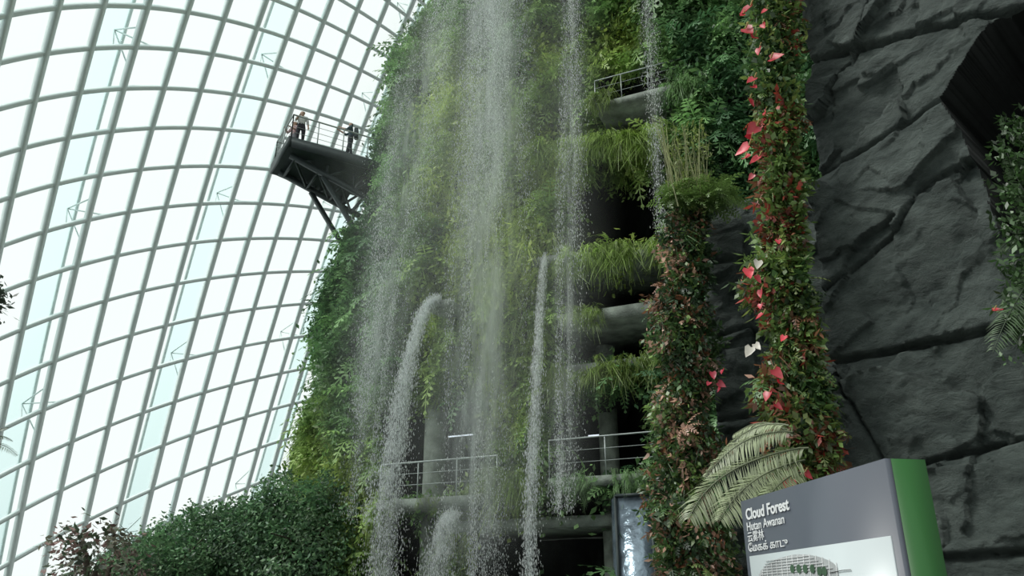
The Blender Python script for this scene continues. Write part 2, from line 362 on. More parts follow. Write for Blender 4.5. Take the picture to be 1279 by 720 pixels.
for sd_ in range(3):
    T,F=fern(6,sd_); P,Nm=samp(2400); c,w_=mcol(P); k=w_<.6; P,Nm,c=P[k],Nm[k],c[k]
    scatter(mb,T,F,P+Nm*.2,Nm,rng.uniform(.4,.95,len(P))*np.where(rng.random(len(P))<.14,1.8,1),c*1.6)
mb.out('ferns',M_leaf,mountain)
mb=MB()
for sd_ in range(3):
    T,F=grass(11,1.5,sd_,.03); P,Nm=samp(7500); c,w_=mcol(P); k=w_>.35; P,Nm,c=P[k],Nm[k],c[k]
    scatter(mb,T,F,P+Nm*rng.uniform(0,.4,len(P))[:,None],Nm,rng.uniform(.3,.75,len(P)),c*1.2,tilt=.5,roll=.4)
def edge_plants(a,b,off,n,colr,sc0=.6):
    T,F=grass(12,1.4,9,.03)
    tt=rng.random(n*2); tt=tt[fbm(np.stack([tt*9,tt*0,tt*0+a[1]],1),2)>.47]; n=len(tt)
    P=np.array([front(a[0]+(b[0]-a[0])*t,a[1]+(b[1]-a[1])*t,off) for t in tt])
    scatter(mb,T,F,P+rng.normal(size=P.shape)*.16,np.tile([0,-1.,0],(n,1)),rng.uniform(.4,1.2,n)*sc0,np.tile(colr,(n,1))*rng.uniform(.5,1.3,(n,1)),tilt=.6,roll=.5)
edge_plants((712,322),(834,304),1.0,190,BG,.6); edge_plants((650,190),(830,170),.6,200,BG,.7); edge_plants((480,640),(610,612),.8,60,BG*.6,.35)
edge_plants((600,600),(690,598),.6,80,BG*.8,.8); edge_plants((690,470),(830,452),.5,110,BG*.7,.6); edge_plants((742,126),(760,122),.9,40,BG*.7,.5); edge_plants((840,110),(880,102),.9,70,MG,.6); edge_plants((700,606),(812,594),.9,80,MG,.4); edge_plants((696,392),(745,388),1.0,50,BG*.8,.5); edge_plants((700,330),(720,326),1.0,40,BG,.6)
mb.out('hanging_grasses',M_leaf,mountain)
mb=MB()
def slab(a,b,th,dep=3.5,off=.35):
    p=front(*a,off); q=front(*b,off); z=.5*(p[2]+q[2])
    d=q-p; d[2]=0; L_=np.linalg.norm(d); d/=L_; n=np.array([-d[1],d[0],0])
    V=[np.array([*(e+n*k)[:2],zz]) for e in (p,q) for k in (0,dep) for zz in (z,z-th)]
    mb.add(V,BOXF); return np.array([p[0],p[1],z]),np.array([q[0],q[1],z]),n
S1=slab((742,126),(880,99),.22,3.0,.7); slab((694,326),(850,307),.32,4,.7); slab((696,390),(850,375),.36,4,.75); slab((694,456),(850,443),.3,4,.2)
S5=slab((684,604),(830,583),.24,4,.8); S6=slab((470,634),(618,608),.28,4,.8); slab((560,652),(820,640),.3,4,.0)
slab((534,378),(562,373),.25,2.0,.9); slab((664,322),(698,319),.25,1.8,.9)
mb.out('terrace_slabs',M_conc,mountain)
mb=MB()
p=front(543,560,-1.4); tube(mb,[[p[0],p[1],0],[p[0],p[1],9.5]],.36,16)
p=front(760,540,-2); tube(mb,[[p[0],p[1],0],[p[0],p[1],9.5]],.3,16)
mb.out('concrete_columns',M_conc,mountain,True)
mb=MB()
for a,b in (((560,546),(592,542)),((735,545),(752,543))):
    p=front(*a,-2.0);q=front(*b,-2.0); q[2]=p[2]; beam(mb,p,q,.04)
mb.out('strip_lights',pbr('strip_light',(.8,.85,.9),.4,0,.02,3,0,20,(.8,.9,1,1.2)),mountain)
def railing(name,pts,h=1.1,step=1.0,mat=M_rail,parent=None,r=.025,bars=3):
    mb=MB(); pts=[np.array(p,float) for p in pts]
    for a,b in zip(pts[:-1],pts[1:]):
        L_=np.linalg.norm(b-a); n=max(1,round(L_/step))
        for k in range(n+1):
            p=a+(b-a)*k/n; beam(mb,p,p+[0,0,h],r*1.3)
        for k in range(bars):
            z=h*(1-k/bars*.92); tube(mb,[a+[0,0,z],b+[0,0,z]],r*(1.1 if k==0 else .35))
    return mb.out(name,mat,parent)
def ins(S,t=.15): return [S[0]+S[2]*t,S[1]+S[2]*t]
railing('balcony_railing',ins(S1),1.0,.9,r=.02); railing('balcony_railing',ins(S5),1.1,1.4,r=.022); railing('balcony_railing',ins(S6),1.1,1.4,r=.028)
gp=MB(); A=front(768,620,1.3);B=front(812,618,1.3)
V=[[A[0],A[1],0],[B[0],B[1],0],[B[0],B[1],A[2]],[A[0],A[1],A[2]],[A[0],A[1]+1,0],[B[0],B[1]+1,0],[B[0],B[1]+1,A[2]],[A[0],A[1]+1,A[2]]]
gp.add(V,[[0,1,2,3],[0,3,7,4],[1,5,6,2],[3,2,6,7]])
lift=empty('glass_lift_shaft'); gp.out('glass_skin',pbr('wet_blue_glass',(.26,.34,.40),.2,.5,.45,2.5,.6,5),lift)
fm=MB()
for p in (A,B): beam(fm,[p[0],p[1]-.03,0],[p[0],p[1]-.03,A[2]],.07)
beam(fm,A+[0,-.03,0],np.array([B[0],B[1]-.03,A[2]]),.08); fm.out('frame',M_steel,lift)
# ---------------------------------------------------------------- cantilever walkway
wk=empty('cantilever_walkway'); zd=19.; F1=np.array([-8.8,27.2,zd]); a=np.array([.856,.516,0]); b=np.array([-.516,.856,0]); WL,WW=7.5,2.45
def D(u,v,z=0): return F1+a*u+b*v+np.array([0,0,z])
mb=MB()
def boxuv(u0,u1,v0,v1,z0,z1): mb.add([D(u,v,z) for u in (u0,u1) for v in (v0,v1) for z in (z0,z1)],BOXF)
boxuv(0,WL,0,WW,-.12,-.0); boxuv(0,WL,-.06,.06,-.38,.06); boxuv(0,WL,WW-.06,WW+.06,-.38,.06); boxuv(-.06,.06,-.06,WW+.06,-.38,.06)
for v in (.45,WW-.45):
    beam(mb,D(.2,v,-.5),D(WL,v,-2.7),.16,.2); 
    n=6
    for k in range(n):
        u=.6+k*(WL-.6)/n; z=-.5-2.2*u/WL; u2=.6+(k+1)*(WL-.6)/n
        beam(mb,D(u,v,-.2),D(u,v,z),.11); beam(mb,D(u,v,z),D(u2,v,-.2),.1)
for k in range(7):
    u=.4+k*1.0; beam(mb,D(u,0,-.25),D(u,WW,-.25),.12,.22); z=-.5-2.2*u/WL; beam(mb,D(u,.45,z),D(u,WW-.45,z),.1)
    if k<6: beam(mb,D(u,.45,z),D(u+1,WW-.45,z-.29),.08)
for v in (.5,WW-.4): beam(mb,D(1.6,v,-1.0),D(4.6,v,-5.0),.16)
mb.add([D(0,0,-.38),D(0,WW,-.38),D(3.2,WW,-1.0),D(3.2,0,-.42)],[[0,1,2,3]])
mb.out('steel_structure',M_steel,wk)
railing('walkway_railing',[D(WL,.05),D(.05,.05),D(.05,WW-.05),D(WL,WW-.05)],1.15,1.1,M_rail,wk,.03,4)
# ---------------------------------------------------------------- visitors
def flat(name,c,r=.8): return pbr(name,c,r,0,.08,10)
M_skin=flat('skin',(.55,.36,.27),.6); M_hair=flat('hair',(.02,.016,.013),.5); M_eye=flat('eye_dark',(.01,.01,.01),.2)
def person(name,loc,face,shirt,trous,arms,bag=None,legs=((.09,0),(-.09,.0)),longhair=False,scl=1.0):
    V=[];R=[];E=[];tag=[]
    def v(p,r,t,par=None):
        V.append(p);R.append(r);tag.append(t)
        if par is not None:E.append((par,len(V)-1))
        return len(V)-1
    pe=v((0,0,.96),.14,'t'); s1=v((0,-.01,1.14),.13,'s',pe); ch=v((0,-.01,1.32),.15,'s',s1); nk=v((0,0,1.46),.06,'k',ch)
    hb=v((0,.01,1.53),.065,'k',nk); hm=v((0,.015,1.6),.1,'k',hb); ht=v((0,0,1.67),.08,'h',hm); v((0,.115,1.585),.014,'k',hm)
    for sg in (-1,1): v((.098*sg,.0,1.59),.016,'k',hm)
    for sg,(el,wr) in zip((-1,1),arms):
        sh=v((sg*.19,-.01,1.40),.075,'s',ch); e=v(el,.052,'s',sh); m_=tuple((np.array(el)+np.array(wr))/2); f=v(m_,.042,'k',e); wv=v(wr,.03,'k',f)
        d=np.array(wr)-np.array(el); d/=np.linalg.norm(d); pm=v(tuple(np.array(wr)+d*.055),.032,'k',wv)
        sd=np.cross(d,[0,0,1.]); sd/=np.linalg.norm(sd)+1e-6
        for i in range(4):
            q=np.array(wr)+d*.1+sd*(i-1.5)*.02; x=v(tuple(q),.0095,'k',pm); v(tuple(q+d*(.035+.01*(i in (1,2)))-np.array([0,0,.02])),.008,'k',x)
        q=np.array(wr)+d*.04-sd*.045; x=v(tuple(q),.010,'k',wv); v(tuple(q+d*.03),.009,'k',x)
    for sg,(lx,ly) in zip((1,-1),legs):
        hp=v((sg*.1,0,.88),.105,'t',pe); kn=v((sg*.11,ly*.5+.02,.5),.072,'t',hp); an=v((sg*.11,ly,.09),.05,'t',kn); v((sg*.12,ly+.17,.04),.04,'b',an)
    me=bpy.data.meshes.new(name); me.from_pydata(V,E,[]); o=bpy.data.objects.new(name,me); sc.collection.objects.link(o)
    md=o.modifiers.new('skin','SKIN'); md.use_smooth_shade=True
    for i,r in enumerate(R): me.skin_vertices[0].data[i].radius=(r,r*(.75 if tag[i]=='s' and i<3 else 1))
    me.skin_vertices[0].data[0].use_root=True
    o.modifiers.new('sub','SUBSURF').levels=2
    dg=bpy.context.evaluated_depsgraph_get(); m2=bpy.data.meshes.new_from_object(o.evaluated_get(dg)); bpy.data.objects.remove(o)
    mats=[shirt,trous,M_skin,M_hair,M_steel]; mi={'s':0,'t':1,'k':2,'h':3,'b':4}
    m2.materials.clear()
    for m_ in mats: m2.materials.append(m_)
    VA=np.array(V); RA=np.array(R)
    for p in m2.polygons:
        c=np.array(p.center); i=int(np.argmin(np.linalg.norm(VA-c,axis=1)-RA)); k=mi[tag[i]]
        if c[2]>1.5 and (c[2]>1.64 or c[1]<-.025): k=3
        p.material_index=k; p.use_smooth=True
    rt=empty(name); body=bpy.data.objects.new('body',m2); sc.collection.objects.link(body); body.parent=rt
    mb=MB()
    for sg in (-1,1): tube(mb,[(sg*.035,.095,1.605),(sg*.035,.108,1.605)],.009,6)
    mb.out('eyes',M_eye,rt)
    if longhair:
        mb=MB(); tube(mb,spline([(0,-.03,1.68),(0,-.09,1.6),(0,-.11,1.48),(0,-.12,1.3)],8),[.05,.08,.085,.08,.07,.06,.045,.02],10); mb.out('long_hair',M_hair,rt,True)
    if bag:
        mb=MB(); V_=[(x,y,z) for x in (-.15,.15) for y in (-.28,-.12) for z in (1.0,1.42)]; mb.add(V_,BOXF); ob=mb.out('backpack',bag,rt); bm=ob.modifiers.new('bev','BEVEL'); bm.width=.05; bm.segments=3
    rt.location=loc; rt.rotation_euler=(0,0,face); rt.scale=(scl,)*3; return rt
person('visitor',tuple(D(2.6,.45,.0)),math.radians(95),flat('dark_teal_shirt',(.03,.07,.09)),flat('navy_trousers',(.02,.025,.04)),(((-.28,.12,1.2),(-.24,.36,1.3)),((.25,.2,1.30),(.16,.45,1.42))),flat('backpack_cloth',(.03,.05,.06)),((0,.14),(0,-.12)),False,1.1)
person('visitor',tuple(D(.45,1.35,.0)),math.radians(150),flat('pink_shirt',(.5,.33,.34)),flat('grey_trousers',(.2,.2,.22)),(((-.25,.12,1.15),(-.14,.34,1.2)),((.25,.12,1.15),(.14,.34,1.2))),None,((0,.05),(0,-.03)),True)
person('visitor',tuple(D(.5,.45,.0)),math.radians(200),flat('white_shirt',(.6,.62,.6)),flat('black_trousers',(.03,.03,.04)),(((-.25,.02,1.12),(-.27,.12,.9)),((.25,.12,1.15),(.14,.34,1.25))),None,((0,.04),(0,-.02)))
# ---------------------------------------------------------------- waterfalls
def drops(C,l0,l1,r0,r1,root):
    n=len(C); l=rng.uniform(l0,l1,n); r=rng.uniform(r0,r1,n); an=rng.uniform(0,math.pi,n)
    s=np.stack([np.cos(an),np.sin(an),0*an],1)*r[:,None]; z=np.zeros((n,3)); z[:,2]=l
    mk('droplets',np.stack([C+z,C+s,C-z,C-s],1).reshape(-1,3),np.arange(4*n).reshape(n,4),M_drop,root)
def sheet(W,wd,root,mat,name,dens,ends,k=0,m=16,umax=1.3,sharp=1.7):
    n=len(W); u=np.linspace(-umax,umax,m); G=W[:,None]+np.stack([u[None]*wd[:,None],.25*np.sin(u*3+k*2)[None]*np.ones((n,1))+k*.3,np.zeros((n,m))],-1)
    tt=np.linspace(0,1,n); fade=np.clip(tt/ends[0],0,1)*np.clip((1-tt)/ends[1],0,1); fade=fade*fade*(3-2*fade)
    e0=math.exp(-(umax*sharp)**2)
    c=(np.exp(-(u*sharp)**2)-e0).clip(0,1)[None]*fade[:,None]*dens; c=np.repeat(c.reshape(-1,1),3,1)
    F=np.array([[a_*m+b_,a_*m+b_+1,(a_+1)*m+b_+1,(a_+1)*m+b_] for a_ in range(n-1) for b_ in range(m-1)])
    mk(name,G.reshape(-1,3),F,mat,root,c)
def veil(pts,Yoff,wpx,n,dens=1.0,ends=(.15,.1),mist=1.0,decay=1.0,layers=1):
    root=empty('waterfall'); W=spline([front(x,y,Yoff) for x,y in pts],80)
    wd=np.interp(np.linspace(0,1,80),np.linspace(0,1,len(wpx)),np.array(wpx))*.027
    t=rng.random(n)**decay; i=t*79; i0=np.minimum(i.astype(int),78); f=(i-i0)[:,None]
    C=W[i0]*(1-f)+W[i0+1]*f; ww=wd[i0]
    lat=rng.normal(size=n)*.58; k=np.abs(lat)<1.9; 
    nz_=fbm(np.stack([lat*4+W[0,0]*3,t*3.0,t*0],1),3); k&=nz_>rng.uniform(.3,.62,n); 
    C=C+np.stack([lat*ww,rng.normal(size=n)*.3,rng.normal(size=n)*.1],1); C=C[k]
    drops(C,.012,.05,.004,.0105,root)
    for k in range(layers): sheet(W,wd*1.3,root,M_veil,'spray_curtain',dens,ends,k)
    if mist: sheet(W+np.array([0,-.4,0]),wd*2.7,root,M_mist,'mist',mist,ends,0,20,1.5,1.4)
veil([(618,-60),(617,60),(612,200),(606,350),(598,500),(590,740)],2.0,[34,38,40,38,34,30],74000,1.0,(.01,.15),1.05,1.4,2)
veil([(714,-60),(714,100),(710,300),(706,500),(702,640)],2.0,[9,13,15,14,10],16000,.8,(.01,.1),.55,1.2)
veil([(806,-60),(812,60),(820,180),(826,290)],2.0,[6,9,9,7],4500,.5,(.01,.2),0)
veil([(560,-10),(536,90),(510,220),(490,350),(470,480),(452,650)],1.6,[24,32,34,28,22,18],34000,.85,(.2,.2),.95,1.1)
veil([(505,90),(484,240),(465,380),(450,520)],1.2,[16,18,16,10],8000,.4,(.2,.2),0)
def stream(pts,offs,wpx,n):
    root=empty('waterfall'); W=spline([front(x,y,o) for (x,y),o in zip(pts,offs)],90); wd=np.interp(np.linspace(0,1,90),np.linspace(0,1,len(wpx)),wpx)*.027
    t=np.linspace(0,1,90)
    for k in range(2):
        m=14; u=np.linspace(-1,1,m); yy=-.35*(1-u*u)*(1-.5*k)
        G=W[:,None]+np.stack([u[None]*wd[:,None]*(1-.12*k),(yy[None]*wd[:,None]),np.zeros((90,m))],-1)
        nn=fbm(G.reshape(-1,3)*np.array([5,5,2.]),3)-.5; am=np.repeat(.2+.9*t,m); G=G.reshape(-1,3)+np.stack([nn*.25*am,nn*.25*am,0*nn],1)
        c=(1-np.abs(u)**3*.9)[None]*(1-.7*t)[:,None]; c=np.repeat(c.reshape(-1,1),3,1)
        F=np.array([[a_*m+b_,a_*m+b_+1,(a_+1)*m+b_+1,(a_+1)*m+b_] for a_ in range(89) for b_ in range(m-1)])
        mk('water_sheet',G,F,M_stream,root,c,True)
    tr=rng.random(n)**.7; i0=(tr*89).astype(int); C=W[i0]+np.stack([rng.normal(size=n)*(.3+.45*tr)*wd[i0],rng.normal(size=n)*.12,rng.normal(size=n)*.1],1)
    drops(C,.015,.06,.005,.014,root)
stream([(549,375),(541,377),(531,388),(518,425),(506,475),(495,540),(485,620),(476,740)],[.9,1.1,1.3,1.6,1.9,2.1,2.3,2.4],[5,7,9,9,11,13,15,17],11000)
stream([(681,323),(678,340),(673,420),(668,520),(663,620),(661,740)],[.9,1.2,1.5,1.8,2.0,2.1],[4,5,6,7,7,6],5500)
stream([(566,640),(558,652),(550,690),(544,740)],[1.0,1.4,1.6,1.7],[12,13,14,15],3500)
# ---------------------------------------------------------------- rock walls
def cells(U,Z,K,seed,sx,sz,hA,gA):
    r=np.random.default_rng(seed); u0,u1,z0,z1=U.min()-.3,U.max()+.3,Z.min()-.3,Z.max()+.3
    S=np.stack([r.uniform(u0,u1,K),r.uniform(z0,z1,K)],1); h=r.normal(size=K)*hA; g=r.normal(size=(K,2))*gA
    ang=.6; ca,sa=math.cos(ang),math.sin(ang)
    out=np.empty(len(U))
    for i in range(0,len(U),20000):
        du=U[i:i+20000,None]-S[None,:,0]; dz=Z[i:i+20000,None]-S[None,:,1]
        q=((du*ca+dz*sa)*sx)**2+((-du*sa+dz*ca)*sz)**2; k=q.argmin(1); a_=np.arange(len(k))
        out[i:i+20000]=h[k]+g[k,0]*du[a_,k]+g[k,1]*dz[a_,k]
    return out
def rockpanel(name,A,B,umin,umax,z0,z1,res,seams,cave=None,amp=.16,parent=None,seed=0,leftedge=None):
    A=np.array(A,float);B=np.array(B,float); d=B-A; d/=np.linalg.norm(d); n=np.array([d[1],-d[0]])
    if np.dot(n,-A)<0:n=-n
    nu=int((umax-umin)/res)+1; nz_=int((z1-z0)/res)+1
    U,Z=np.meshgrid(np.linspace(umin,umax,nu),np.linspace(z0,z1,nz_),indexing='ij'); U=U.ravel();Z=Z.ravel()
    if leftedge is not None:
        e=leftedge(Z)+.16*(fbm(np.stack([Z*1.6,Z*0,Z*0],1),4)-.5); f=(U-umin)/(umax-umin); U=e+(umax-e)*f
    P3=np.stack([U,Z,np.full_like(U,seed*7.3)],1)
    w1=.5*(fbm(P3*1.3+3,4)-.5); w2=.5*(fbm(P3*1.3+19,4)-.5); w3=.12*(fbm(P3*7+3,3)-.5)
    k=fbm(P3*np.array([.9,1.3,1]),3)
    area=(umax-umin)*(z1-z0)
    dsp=cells(U+w1*.6+w3,Z+w2*.6,int(area*.5)+3,seed,1.0,1.6,amp*.16,.08)+cells(U+w1*.5+w3,Z+w2*.5-w3,int(area*4)+3,seed+5,1.0,1.8,amp*.035,.10)
    rid=1-np.abs(2*fbm(np.stack([U*1.6+Z*.8+w1,Z*2.4-U*.8+w2,P3[:,2]],1)+70,6)-1)
    dsp=dsp+amp*.5*(k-.5)+amp*.38*(rid-.75)+.055*(fbm(P3*7,5)-.5)
    reg=np.zeros_like(U)
    for si,(pl,wdt,dep) in enumerate(seams):
        pl=np.array(pl); best=np.full(len(U),9e9); Uw=U+w3*.5; Zw=Z+w2*.15+w3*.4
        for (x1,y1),(x2,y2) in zip(pl[:-1],pl[1:]):
            vx_,vy_=x2-x1,y2-y1; t=np.clip(((Uw-x1)*vx_+(Zw-y1)*vy_)/(vx_*vx_+vy_*vy_),0,1); best=np.minimum(best,np.hypot(Uw-x1-t*vx_,Zw-y1-t*vy_))
        dsp-=dep*np.exp(-(best/wdt)**2); 
        if pl[0][0]<pl[-1][0]: yy=np.interp(Uw,pl[:,0],pl[:,1]); reg+=(Zw>yy)*((-1)**si)*.06
    dsp+=reg
    V=np.stack([A[0]+d[0]*U+n[0]*dsp,A[1]+d[1]*U+n[1]*dsp,Z],1)
    F=np.array([[i*nz_+j,(i+1)*nz_+j,(i+1)*nz_+j+1,i*nz_+j+1] for i in range(nu-1) for j in range(nz_-1)])
    mi=np.zeros(len(F),np.int32)
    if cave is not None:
        c=inpoly(U,Z,cave); V[c,0]-=n[0]*3.2; V[c,1]-=n[1]*3.2; mi=c[F].any(1).astype(np.int32)  # cave faces take the near-black material, their darkness is painted shade
    nb=len(V); nf=len(F)
    li=np.arange(nz_); back=V[li].copy(); back[:,0]-=n[0]*3.0; back[:,1]-=n[1]*3.0; back[:,0]+=.6
    V=np.vstack([V,back]); F=np.vstack([F,[[nb+j,j,j+1,nb+j+1] for j in range(nz_-1)]])
    ti=np.arange(nu)*nz_+nz_-1; tb=V[ti].copy(); tb[:,0]-=n[0]*3; tb[:,1]-=n[1]*3; nb2=len(V); V=np.vstack([V,tb]); F=np.vstack([F,[[ti[i],ti[i+1],nb2+i+1,nb2+i] for i in range(nu-1)]])
    o=mk(name,V,F,[M_rock,M_recess_shade],parent,None,False); mi=np.concatenate([mi,np.zeros(len(F)-nf,np.int32)]); o.data.polygons.foreach_set('material_index',mi); return o
WA=np.array([3.42,8.8]);WB=np.array([4.97,7.2]); wd_=(WB-WA)/np.linalg.norm(WB-WA); wn=np.array([wd_[1],-wd_[0],0]); 
def uz(px,py):
    p=onplane(px,py,np.array([WA[0],WA[1],0]),wn); return (float(np.dot(p[:2]-WA,wd_)),float(p[2]))
def uzl(l): return [uz(*p) for p in l]
seams=[(uzl([(990,78),(1100,50),(1210,24),(1330,-10)]),.03,.14),
 (uzl([(1005,224),(1090,178),(1150,138),(1178,122)]),.03,.14),
 (uzl([(1020,455),(1120,435),(1200,418),(1400,380)]),.026,.2),
 (uzl([(1080,600),(1150,580),(1279,543),(1400,505)]),.026,.18),
 (uzl([(1028,365),(1075,325),(1120,285),(1150,230),(1210,200)]),.02,.07),
 (uzl([(1036,462),(1070,520),(1110,590)]),.02,.14),
 (uzl([(1170,700),(1279,690),(1400,670)]),.03,.16),
 (uzl([(1060,80),(1090,0),(1100,-60)]),.02,.06)]
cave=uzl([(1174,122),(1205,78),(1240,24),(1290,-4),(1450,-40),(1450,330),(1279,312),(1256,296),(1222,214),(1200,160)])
lef=uzl([(996,-160),(1000,0),(1012,120),(1022,300),(1034,450),(1045,590),(1056,760)]); lz=np.array([p[1] for p in lef][::-1]); lu=np.array([p[0] for p in lef][::-1])
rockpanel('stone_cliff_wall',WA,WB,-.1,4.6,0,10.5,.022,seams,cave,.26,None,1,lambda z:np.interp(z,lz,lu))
pa=atY(884,400,12.6);pb=atY(1010,400,12.2)
def uz2(px,py):
    d2=(pb-pa)[:2];L_=np.linalg.norm(d2);d2=d2/L_; nn=np.array([d2[1],-d2[0],0]); p=onplane(px,py,np.array([pa[0],pa[1],0]),nn); return (float(np.dot(p[:2]-pa[:2],d2)),float(p[2]))
ztop=atY(900,252,12.5)[2]
rockpanel('stone_pillar',pa[:2],pb[:2],0,2.2,0,ztop,.035,[([uz2(880,330),uz2(940,322)],.04,.16),([uz2(880,420),uz2(935,405),uz2(990,440)],.04,.16),([uz2(930,290),uz2(945,420),uz2(960,600)],.04,.16),([uz2(880,530),uz2(960,515)],.04,.16)],None,.34,None,3,lambda z:0*z)
# ---------------------------------------------------------------- planted columns
TH,FH=heart(.13,.11); TS,FS_=leaf_cluster(10,.09,.11,.065,21); TS2,FS2=leaf_cluster(9,.10,.14,.05,22); TF,FF=fern(5,33)
TGd,FGd=grass(9,1.2,5,.03)
def column(name,pts,Y,rad,n,cols,scl=1.0,lump=1.0):
    root=empty(name); W=spline([atY(x,y,Y) for x,y in pts],60); rr=np.interp(np.linspace(0,1,60),np.linspace(0,1,len(rad)),rad)*Y/.95/1000
    mb=MB(); tube(mb,W+np.array([0,.2,0]),rr*.6,12,(.03,.04,.02)); mb.out('planting_core',M_soil,root)
    mb=MB()
    for T,F,fr,s0 in ((TS,FS_,.5,1.),(TS2,FS2,.27,1.),(TGd,FGd,.06,.4),(TF,FF,.06,.4),(TH,FH,.4,1.)):
        m=int(n*fr); i=rng.integers(0,59,m); f=rng.random(m)[:,None]; C=W[i]*(1-f)+W[i+1]*f
        th=rng.uniform(-2.0,2.0,m); o=np.stack([np.sin(th),-np.cos(th),0*th],1)
        bump=1+lump*2.4*(fbm(C*1.8+o*.9+8,3)-.5)
        P=C+o*(rr[i]*bump)[:,None]*rng.uniform(.6,1.2,m)[:,None]
        cn=fbm(P*1.6+11,3); q=np.clip((cn-.3)/.4,0,.999); jit=np.clip(q+rng.normal(size=m)*.2,0,.999)
        c=np.array(cols)[(jit*len(cols)).astype(int)]*rng.uniform(.5,1.5,(m,1))
        scatter(mb,T,F,P,o,rng.uniform(.6,1.4,m)*s0*scl,c,tilt=.6,roll=.8)
    mb.out('leaves',M_leafn,root); return root
R1=(.36,.06,.04);R2=(.46,.28,.20);R3=(.22,.10,.05);G1=(.07,.15,.045);G2=(.15,.25,.065);G3=(.26,.34,.09);G4=(.035,.08,.03)
c1=column('planted_column',[(858,262),(856,330),(850,400),(856,470),(856,540),(852,610),(856,700),(860,790)],12.0,[16,22,22,26,27,28,34,38],2700,[G4,G1,R3,G2,G1,R2,G4,G1,R2,G2],.75,1.1)
c2=column('flowering_vine_column',[(964,-80),(962,0),(964,100),(972,200),(976,290),(982,370),(990,450),(998,520),(1006,600)],8.25,[19,19,15,14,17,21,18,22,27],2400,[G1,G3,G2,G4,G2,R3,G3,G2,R1,G1,R3,G2],.76,1.4)
mb=MB(); ms=MB()
fl=[(937,8,22),(931,36,22),(942,46,18),(962,74,22),(948,60,15),(942,98,17),(936,124,15),(945,158,24),(935,182,22),(948,196,18),(930,197,15),(940,108,12),(952,30,12),(934,336,18),(950,362,14),(966,462,17),(953,392,13),(960,490,15),(986,600,20),(944,345,12),(975,478,13),(968,505,12),(1240,388,13),(1005,590,12),(938,172,14),(957,12,11),(928,18,11),(955,140,11),(941,218,11),(972,300,10),(980,420,11),(950,380,10)]
for x,y,s in fl:
    Y=7.85 if x<1100 else 7.0; P=atY(x,y,Y)[None]; sc_=1.0*s/1000*Y/.95/.13
    scatter(mb,TH,FH,P,np.array([[-.25,-1.,.25]]),np.array([sc_]),np.array([[.66,.022,.045]])*rng.uniform(.75,1.2),tilt=.6,roll=1.1,yaw=.8)
    p=P[0]+np.array([0,-.02,0]); tube(ms,[p,p+np.array([.01,-.05*sc_,.03])],.008*sc_,5,(.6,.5,.2))
for x,y,s in [(947,326,15),(938,434,16),(943,430,12)]:
    P=atY(x,y,7.9)[None]; scatter(mb,TH,FH,P,np.array([[-.2,-1.,.2]]),np.array([s/1000*7.9/.95/.13]),np.array([[.75,.72,.62]]),tilt=.4,roll=.8,yaw=.4)
mb.out('anthurium_flowers',M_petal,c2); ms.out('flower_spadices',M_petal,c2)
mb=MB()
for x,y,s in [(890,465,11),(897,478,11),(903,462,9),(900,484,8),(886,478,8)]:
    P=atY(x,y,11.5)[None]; scatter(mb,TH,FH,P,np.array([[-.2,-1.,.2]]),np.array([s/1000*12/.13]),np.array([[.6,.03,.07]]),tilt=.5,roll=.9)
mb.out('red_flowers',M_petal,c1)
gr=empty('tall_grass_clump'); mb=MB()
for k in range(60):
    p=atY(rng.uniform(838,888),258,12+rng.normal()*.2); h=rng.uniform(.5,1.75); lean=rng.normal()*.14-.05
    tube(mb,[p,p+[lean*.4*h,0,h*.5],p+[lean*h,-.1,h]],[.01,.008,.003],4,np.array([.38,.42,.18])*rng.uniform(.5,1.2))
P=np.array([atY(rng.uniform(832,905),rng.uniform(235,262),12+rng.normal()*.2) for _ in range(60)]); scatter(mb,TF,FF,P,np.tile([0,-1.,.2],(60,1)),rng.uniform(.3,.6,60),np.tile(G2,(60,1))*rng.uniform(.6,1.3,(60,1)))
P=np.array([atY(rng.uniform(840,885),rng.uniform(160,262),12+rng.normal()*.2) for _ in range(110)]); scatter(mb,TS2,FS2,P,np.tile([0,-1.,.2],(110,1)),rng.uniform(.35,.7,110),np.tile(G3,(110,1))*rng.uniform(.5,1.2,(110,1)))
mb.out('stems_and_leaves',M_leafn,gr)
def bigfern(name,tips,Y,col,pl=.2,K=64,drop=.35):
    root=empty(name); mb=MB()
    for (bx,by,tx,ty,ax,ay,dY) in tips:
        b0=atY(bx,by,Y); e=atY(tx,ty,Y+dY); m_=atY(ax,ay,Y+dY*.5); t=np.linspace(0,1,K)[:,None]; C=(1-t)**2*b0+2*t*(1-t)*m_+t*t*e; L_=np.linalg.norm(e-b0)
        cc=np.array(col)*rng.uniform(.75,1.2); tube(mb,C,np.linspace(.010,.003,K),4,cc*.6)
        for k in range(4,K-1):
            tt=C[k]-C[k-1]; tt/=np.linalg.norm(tt); r=np.cross(tt,[0,-.6,.8]); r/=np.linalg.norm(r); l=pl*L_*math.sin(math.pi*(.1+.88*k/K))**.7*rng.uniform(.85,1.1)
            for s in (-1,1):
                d=r*s+tt*.45-np.array([0,0,drop])+rng.normal(size=3)*.08; d/=np.linalg.norm(d); wv=tt*.0075*L_/1.0
                q=[C[k]-wv,C[k]+d*l*.5-wv*1.1+[0,0,.01],C[k]+d*l-[0,0,.18*l],C[k]+d*l*.5+wv*1.1+[0,0,.01]]; mb.add(q,[[0,1,2,3]],cc*rng.uniform(.7,1.25))
    mb.out('fronds',M_leafn,root)
bigfern('tree_fern',[(1000,560,860,650,886,580,-.3),(990,540,880,598,926,534,.1),(985,532,898,572,938,520,.4),(1005,575,898,652,930,590,-.6),(1010,560,922,622,955,560,.2),(1000,590,945,640,975,595,-.7),(990,545,915,545,955,512,.5)],7.3,(.28,.33,.19),.24,70,.45)
